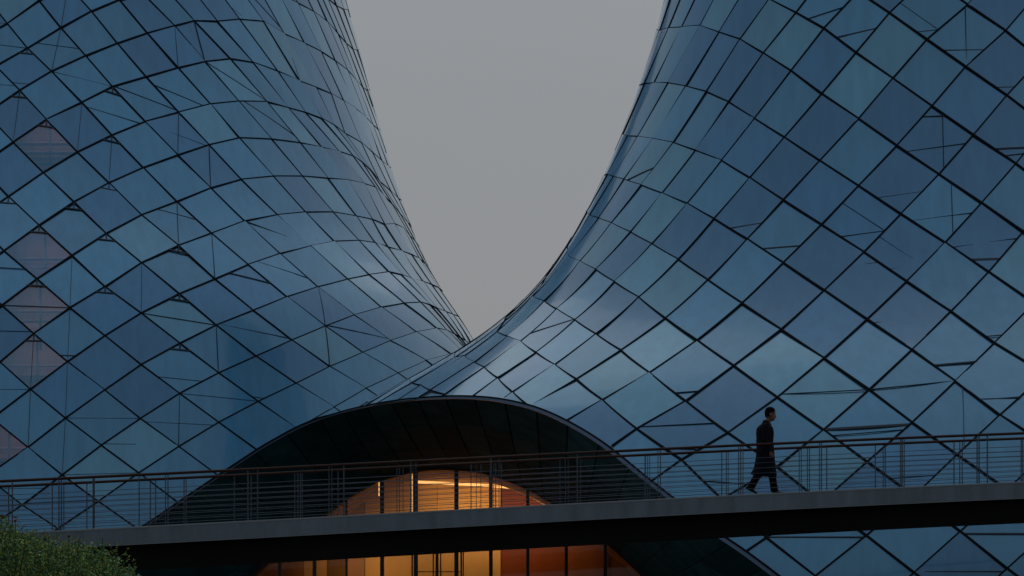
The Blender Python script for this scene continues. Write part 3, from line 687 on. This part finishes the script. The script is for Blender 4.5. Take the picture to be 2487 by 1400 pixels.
# ------------------------------------------------------------------ the man walking on the bridge
M['coat'] = mat('dark_navy_wool', (.0035, .0050, .0095), .85, spec=.15, noise=(.8, 1.3), nscale=40); M['lapel'] = mat('navy_lapel', (.006, .009, .018), .7, spec=.2)
M['trouser'] = mat('black_trousers', (.003, .0035, .005), .85, spec=.15); M['shoe'] = mat('black_leather', (.003, .003, .0035), .35)
M['skin'] = mat('skin', (.13, .068, .05), .55); M['hair'] = mat('black_hair', (.002, .002, .0025), .9, spec=.1, noise=(.6, 1.6), nscale=60)
mu = 1871; md = deck(mu)+nrm_h*.42
MZ = dz(md.x)
PE = empty('person', (md.x, md.y, MZ), 'man in a long dark navy coat walking right along the footbridge, looking down', 'person')
bs = Vector((md.x, md.y, MZ))
def W(x, y, z): return bs+Vector((x, y, z))
def remesh(o, vox, sm=2):
    r = o.modifiers.new('remesh', 'REMESH'); r.mode = 'VOXEL'; r.voxel_size = vox; r.use_smooth_shade = True
    s_ = o.modifiers.new('smooth', 'SMOOTH'); s_.iterations = sm; s_.factor = .5
# body: head, neck, trunk, arms, hands, legs in one surface
B = MB()
def head(c, s_=1.0):                                  # rings up the head: z, back, front, half width
    rings = [(-.125, -.045, .035, .048), (-.105, -.052, .078, .050), (-.09, -.06, .092, .055), (-.07, -.07, .092, .062), (-.05, -.082, .088, .068), (-.03, -.09, .088, .071), (0, -.098, .088, .074), (.03, -.102, .090, .077), (.06, -.100, .088, .077), (.09, -.09, .075, .070), (.112, -.068, .052, .055), (.126, -.03, .02, .028)]
    V = []; n = 20
    tilt = math.radians(-9)
    for z, xb, xf, hw in rings:
        cx = (xb+xf)/2; rx = (xf-xb)/2
        for k in range(n):
            a = 2*math.pi*k/n; x = cx+rx*math.cos(a); y = hw*math.sin(a)
            fr_ = max(0, math.cos(a))**14
            if k == 0:
                x += {-.03: .030, -.05: .016, 0: .016, .03: -.004, -.07: .010, -.105: .006}.get(z, 0)   # nose, lips, chin, brow dip
            if k in (1, 2, n-1, n-2) and z in (0, .03): x -= .007                               # eye sockets
            xx = x*math.cos(tilt)-z*math.sin(tilt)*-1*-1; zz = z*math.cos(tilt)+x*math.sin(tilt)
            V.append(c+Vector((x*math.cos(tilt)-z*math.sin(tilt), y, x*math.sin(tilt)+z*math.cos(tilt)))*s_*1.14)
    Fc = [tuple(range(n))[::-1], tuple((len(rings)-1)*n+k for k in range(n))]
    for j in range(len(rings)-1):
        for k in range(n): Fc.append((j*n+k, j*n+(k+1) % n, (j+1)*n+(k+1) % n, (j+1)*n+k))
    return V, Fc
HC = W(.115, 0, 1.69)
B.add(*head(HC, 1.0))
for s_ in (-1, 1): B.ball(HC+Vector((-.012, s_*.090, -.012)), (.020, .010, .033), 8, 6)       # ears
B.tube([W(.035, 0, 1.44), W(.055, 0, 1.52), W(.085, 0, 1.60)], [.072, .060, .058], 12)
B.tube([W(-.01, 0, .86), W(.0, 0, 1.05), W(.0, 0, 1.3), W(.01, 0, 1.45)], [.12, .11, .13, .09], 14, [.15, .14, .18, .13])
legs = [((-.02, -.09, .90), (-.125, -.09, .47), (-.335, -.09, .12)), ((.0, .09, .90), (.155, .09, .46), (.215, .09, .10))]
for h, k, a in legs: B.tube([W(*h), W(*k), W(*a)], [.085, .055, .042], 10)
arms = [((-.01, -.21, 1.43), (-.035, -.245, 1.14), (.075, -.235, .88)), ((.0, .21, 1.43), (-.10, .24, 1.15), (-.06, .23, .89))]
for sh_, el, wr in arms:
    B.tube([W(*sh_), W(*el), W(*wr)], [.05, .042, .028], 10)
    wv = Vector(wr); dr = (Vector(wr)-Vector(el)).normalized()
    pal = wv+dr*.06; B.tube([W(*wv), W(*(wv+dr*.03)), W(*(wv+dr*.09))], [.026, .040, .040], 8, [.018, .016, .014])
    for i in range(4):                                # four fingers, curled, unequal
        o_ = Vector((.030-.020*i, 0, -.004*abs(i-1))); L_ = (.040, .046, .043, .034)[i]
        p0 = wv+dr*.085+o_; p1 = p0+dr*L_*.55+Vector((.004, .012 if wr[1] < 0 else -.012, 0)); p2 = p1+Vector((-.006, .022 if wr[1] < 0 else -.022, -.012))
        B.tube([W(*p0), W(*p1), W(*p2)], [.0095, .0088, .0075], 6)
    p0 = wv+dr*.03+Vector((.032, 0, 0)); p1 = p0+dr*.035+Vector((.018, .004, 0)); B.tube([W(*p0), W(*p1), W(*(p1+dr*.022))], [.011, .010, .008], 6)
body = B.part('body', M['skin'], PE); remesh(body, .0075, 1)
# hair cap
Hh = MB(); V, Fc = head(HC+Vector((-.006, 0, .006)), 1.07)
bmm = bmesh.new(); vv = [bmm.verts.new(tuple(v)) for v in V]
for f in Fc:
    c = sum((V[i] for i in f), Vector())/len(f)-HC
    if c.z > .058-.25*min(0, c.x) and not (c.x > .06 and c.z < .085) or (c.x < -.02 and c.z > -.055) or (abs(c.y) > .05 and c.z > .03 and c.x < .05): bmm.faces.new([vv[i] for i in f])
bmesh.ops.delete(bmm, geom=[v for v in bmm.verts if not v.link_faces], context='VERTS')
bmm.verts.index_update(); Hh.add([v.co.copy() for v in bmm.verts], [tuple(v.index for v in f.verts) for f in bmm.faces]); bmm.free()
ho = Hh.part('hair', M['hair'], PE, True); sm_ = ho.modifiers.new('sub', 'SUBSURF'); sm_.levels = 1; sm_.render_levels = 1
so = ho.modifiers.new('solid', 'SOLIDIFY'); so.thickness = .012; so.offset = -1
# coat: rings z, back x, front x, half width
ct = [(.40, -.285, .212, .22), (.44, -.270, .222, .23), (.55, -.222, .205, .235), (.68, -.195, .195, .235), (.80, -.175, .185, .225), (.92, -.168, .178, .215), (1.04, -.162, .168, .20), (1.12, -.160, .160, .195), (1.22, -.168, .168, .205), (1.32, -.172, .170, .215),
      (1.40, -.160, .155, .215), (1.455, -.125, .132, .185), (1.49, -.075, .112, .125), (1.525, -.045, .100, .080), (1.56, -.030, .098, .070)]
C_ = MB(); V = []; n = 24
for z, xb, xf, hw in ct:
    for k in range(n):
        a = 2*math.pi*k/n; cx = (xb+xf)/2; rx = (xf-xb)/2*(1.10 if z < 1.42 else 1)
        wob = 1+.03*math.sin(5*a+z*4)*max(0, (1.0-z))
        zz = z + (.03*(-math.cos(a)) if z < .5 else 0) - (.0 if z < 1.5 else .02*math.cos(a))
        V.append(W(cx+rx*math.cos(a)*wob, hw*math.sin(a)*wob, zz))
Fc = [tuple(range(n))[::-1], tuple((len(ct)-1)*n+k for k in range(n))]
for j in range(len(ct)-1):
    for k in range(n): Fc.append((j*n+k, j*n+(k+1) % n, (j+1)*n+(k+1) % n, (j+1)*n+k))
C_.add(V, Fc)
for sh_, el, wr in arms:
    w3 = Vector(wr); e3 = Vector(el); d3 = (w3-e3).normalized()
    C_.tube([W(sh_[0], sh_[1]*.72, 1.44), W(*sh_), W(*((Vector(sh_)+e3)/2)), W(*el), W(*(w3-d3*.01))], [.055, .082, .070, .060, .046], 14)
coat = C_.part('coat', M['coat'], PE); remesh(coat, .011, 2)
LP = MB()
LP.add([W(.07, -.13, 1.475), W(.115, -.085, 1.50), W(.172, -.065, 1.22), W(.140, -.125, 1.30), W(.07, -.145, 1.468), W(.115, -.10, 1.49), W(.178, -.085, 1.215), W(.145, -.15, 1.29)],
       [(0, 1, 2, 3), (4, 7, 6, 5), (0, 4, 5, 1), (1, 5, 6, 2), (2, 6, 7, 3), (3, 7, 4, 0)])
LP.part('lapel', M['lapel'], PE)
for z in (1.12, 1.24, 1.36):
    b_ = MB(); b_.ball(W(.160 if z < 1.3 else .155, -.06, z), .011, 8, 5); b_.part('button', M['shoe'], PE, True)
T_ = MB()
for (h, k, a), wd in zip(legs, (1, 1)):
    H_, K_, A_ = Vector(h), Vector(k), Vector(a)
    T_.tube([W(*H_), W(*((H_+K_)/2)), W(*K_), W(*((K_+A_)/2)), W(*(A_+Vector((0, 0, -.03))))], [.125, .105, .088, .078, .082], 14)
T_.tube([W(-.01, 0, 1.0), W(-.01, 0, .86)], [.14, .15], 14, [.15, .17])
tr_ = T_.part('trousers', M['trouser'], PE); remesh(tr_, .010, 2)
def shoe(ax_, ay_, az_, pitch):
    sb = MB(); c, s_ = math.cos(pitch), math.sin(pitch)
    secs = [(-.07, .0, .030, .028), (-.05, .035, .038, .06), (.0, .03, .040, .075), (.06, .012, .042, .045), (.12, .004, .046, .036), (.17, .0, .040, .030), (.20, .0, .022, .02)]
    V = []; n = 12
    for x, zc, hw, hh_ in secs:
        for k in range(n):
            a = 2*math.pi*k/n; y = hw*math.cos(a); z = max(-.032, zc*.6+hh_*math.sin(a)*.8)
            V.append(W(ax_+x*c-z*s_, ay_+y, az_+x*s_+z*c))
    Fc = [tuple(range(n))[::-1], tuple((len(secs)-1)*n+k for k in range(n))]
    for j in range(len(secs)-1):
        for k in range(n): Fc.append((j*n+k, j*n+(k+1) % n, (j+1)*n+(k+1) % n, (j+1)*n+k))
    sb.add(V, Fc); sb.part('shoe', M['shoe'], PE, True)
shoe(.235, .09, .036, 0); shoe(-.355, -.09, .115, math.radians(-28))

# ------------------------------------------------------------------ wild flowers on the bank
M['leaf'] = mat('leaf_green', (.10, .25, .06), .6, noise=(.5, 1.7), nscale=9); M['leaf2'] = mat('young_leaf', (.30, .38, .06), .6, noise=(.6, 1.4), nscale=9)
M['leafb'] = mat('blue_green_leaf', (.11, .23, .13), .6, noise=(.6, 1.5), nscale=9)
M['stem'] = mat('stem_green', (.03, .07, .028), .7); M['yellow'] = mat('yellow_petal', (.30, .24, .02), .7); M['orange'] = mat('orange_petal', (.42, .12, .02), .7); M['seed'] = mat('brown_seed_head', (.09, .05, .035), .9)
BKY = 14.0
def top_v(u):                                         # height of the growth along the frame
    return float(np.interp(u, [-60, 0, 60, 110, 160, 200, 240, 262, 285, 320, 345], [1264, 1278, 1304, 1320, 1328, 1336, 1346, 1360, 1380, 1398, 1440]))
class Plant:
    def __init__(s): s.v = []; s.f = []; s.m = []
    def quad(s, p, d, n_, L_, w_, mi):
        d = d.normalized(); sd_ = d.cross(n_).normalized(); i = len(s.v)
        s.v += [p, p+d*L_*.5+sd_*w_, p+d*L_, p+d*L_*.5-sd_*w_]; s.f.append((i, i+1, i+2, i+3)); s.m.append(mi)
    def stem(s, P, r, mi=0):
        for i in range(len(P)-1):
            a, b = P[i], P[i+1]
            k = len(s.v)
            for q in range(3):
                o_ = Vector((math.cos(2.1*q)*r, math.sin(2.1*q)*r, 0)); s.v += [a+o_, b+o_*.85]
            for q in range(3): s.f.append((k+2*q, k+2*((q+1) % 3), k+2*((q+1) % 3)+1, k+2*q+1)); s.m.append(mi)
    def flower(s, p, r, mi):
        for q in range(7):
            a = q*.9; d = Vector((math.cos(a), math.sin(a), .35+.3*random.random())); s.quad(p, d, Vector((0, 0, 1)).cross(d)+Vector((.2, .1, .5)), r, r*.35, mi)
        s.quad(p-Vector((0, 0, r*.4)), Vector((0, 0, 1)), Vector((0, 1, 0)), r*1.1, r*.4, mi); s.quad(p-Vector((0, 0, r*.4)), Vector((0, 0, 1)), Vector((1, 0, 0)), r*1.1, r*.4, mi)
    def build(s, name, parent=None, origin=Vector()):
        me = bpy.data.meshes.new(name); me.from_pydata([tuple(v-origin) for v in s.v], [], s.f)
        for k in ('stem', 'leaf', 'leaf2', 'leafb', 'yellow', 'orange', 'seed'): me.materials.append(M[k])
        me.polygons.foreach_set('material_index', s.m); o = bpy.data.objects.new(name, me); COL.objects.link(o)
        if parent: o.parent = parent
        return o
def rv(): return Vector((random.uniform(-1, 1), random.uniform(-1, 1), random.uniform(-.2, 1)))
def grow(pl, x, y, z0, z1, dens, tipm, r=.0030, leafs=(1, 1, 2, 2, 3), size=1.):
    h = z1-z0; lean = Vector((random.gauss(0, .07), random.gauss(0, .05), 0)); P = []
    k = 5
    for i in range(k+1):
        t = i/k; P.append(Vector((x, y, z0+h*t))+lean*t*t*h*2+Vector((random.gauss(0, .006), random.gauss(0, .006), 0)))
    pl.stem(P, r)
    for i in range(int(h*dens)):
        t = random.random()**.75; q = t*k; j = min(int(q), k-1); p = P[j].lerp(P[j+1], q-j)
        if random.random() < .35:                     # side twig with small leaves
            d = rv(); d.z = abs(d.z)*.8+.25; L_ = random.uniform(.05, .13)*size; e_ = p+d.normalized()*L_; pl.stem([p, e_], .0014)
            for m_ in range(5):
                pp = p.lerp(e_, random.uniform(.3, 1)); pl.quad(pp, rv(), rv(), random.uniform(.014, .030)*size, random.uniform(.004, .008)*size, random.choice(leafs))
            if tipm is not None and random.random() < .22: pl.flower(e_, .011, random.choice((4, 4, 2)))
        else: pl.quad(p, rv(), rv(), random.uniform(.018, .044)*size, random.uniform(.003, .007)*size, random.choice(leafs))
    return P[-1]
pl = Plant()
for i in range(1250):
    y = random.uniform(12.6, 16.2); u = random.uniform(-420, 298); tv = top_v(u+24)+(abs(random.gauss(0, 22))-4 if random.random() < .8 else random.uniform(-16, 8))
    p = px(u, tv, BKY); x = p.x*y/BKY; z1 = EZ+(HV-tv)/F*y
    if y > 14.5: z1 -= random.uniform(0, .1)
    z0 = bank_h(x, y)-.02
    if z1-z0 < .1: continue
    tip = grow(pl, x, y, z0, z1, 52, 1)
    if random.random() < .13: pl.flower(tip, .011, 4)
    elif random.random() < .07: pl.flower(tip, .012, 6)
tag(pl.build('wildflower_thicket'), 'dense thicket of small leaved wild plants with tiny yellow flowers at the lower left', kind='stuff')
def single(u, v, y, tipmat, r, label, cat, dens=26, leafs=(1, 1, 2), size=1., name='flower_stalk', lean=None):
    p = px(u, v, y); z0 = bank_h(p.x, y)-.01; pl = Plant(); P = []
    E_ = empty(name, (p.x, y, z0), label, cat)
    k = 6
    for i in range(k+1):
        t = i/k; P.append(Vector((p.x+(math.sin(t*2.4)*.012)*(1-t), y, z0+(p.z-z0)*t)))
    pl.stem(P, .0042); o = pl.build('stem', E_, E_.location)
    pl = Plant()
    for i in range(int((p.z-z0)*dens)):
        t = random.uniform(.2, .97); q = t*k; j = min(int(q), k-1); pp = P[j].lerp(P[j+1], q-j)
        d = rv(); L_ = random.uniform(.03, .08)*size; e_ = pp+d.normalized()*L_
        if random.random() < .5:
            pl.stem([pp, e_], .0014)
            for m_ in range(6): pl.quad(pp.lerp(e_, random.uniform(.3, 1)), rv(), rv(), .024*size, .0065*size, random.choice(leafs))
        else: pl.quad(pp, d, rv(), .04*size, .008*size, random.choice(leafs))
    pl.build('leaves', E_, E_.location)
    if tipmat is not None:
        pl = Plant(); pl.flower(P[-1], r, tipmat)
        if tipmat in (5, 6):
            for q in range(26): pl.quad(P[-1]-Vector((0, 0, r*.3)), rv(), rv(), r*.95, r*.22, tipmat)
        pl.build('flower_head', E_, E_.location)
single(37, 1265, 12.9, 5, .017, 'stalk with a single bright orange flower near the left edge of the thicket', 'flower', 12)
single(4, 1254, 12.8, 6, .018, 'dry reddish seed head on a stalk at the very left edge of the thicket', 'flower', 10)
single(24, 1279, 12.85, 6, .020, 'stalk with a pale brown faded flower just left of the orange flower', 'flower', 12)
single(167, 1304, 12.7, 6, .016, 'dark brown round seed head standing up in front of the bridge edge', 'flower', 14)
single(190, 1314, 12.75, 4, .017, 'stalk topped with a pale yellow flower, right of the brown seed head', 'flower', 16)
single(118, 1305, 12.75, 4, .018, 'stalk with a yellow green flower head, left of the brown seed head', 'flower', 16)
single(109, 1311, 12.65, 6, .014, 'short stalk with a small tan seed head beside the yellow green flower head', 'flower', 16)
single(249, 1306, 13.1, None, .0, 'thin blue green sprig standing alone against the concrete edge of the bridge', 'plant', 42, (3, 3, 1), 1.25, 'leafy_sprig')
single(272, 1352, 13.0, None, .0, 'blue green sprig leaning out in front of the black girder', 'plant', 60, (3, 3, 1), 1.4, 'leafy_sprig')
single(314, 1374, 13.0, None, .0, 'outermost low sprig with round pale leaves at the right end of the thicket', 'plant', 80, (3, 3), 1.6, 'leafy_sprig')
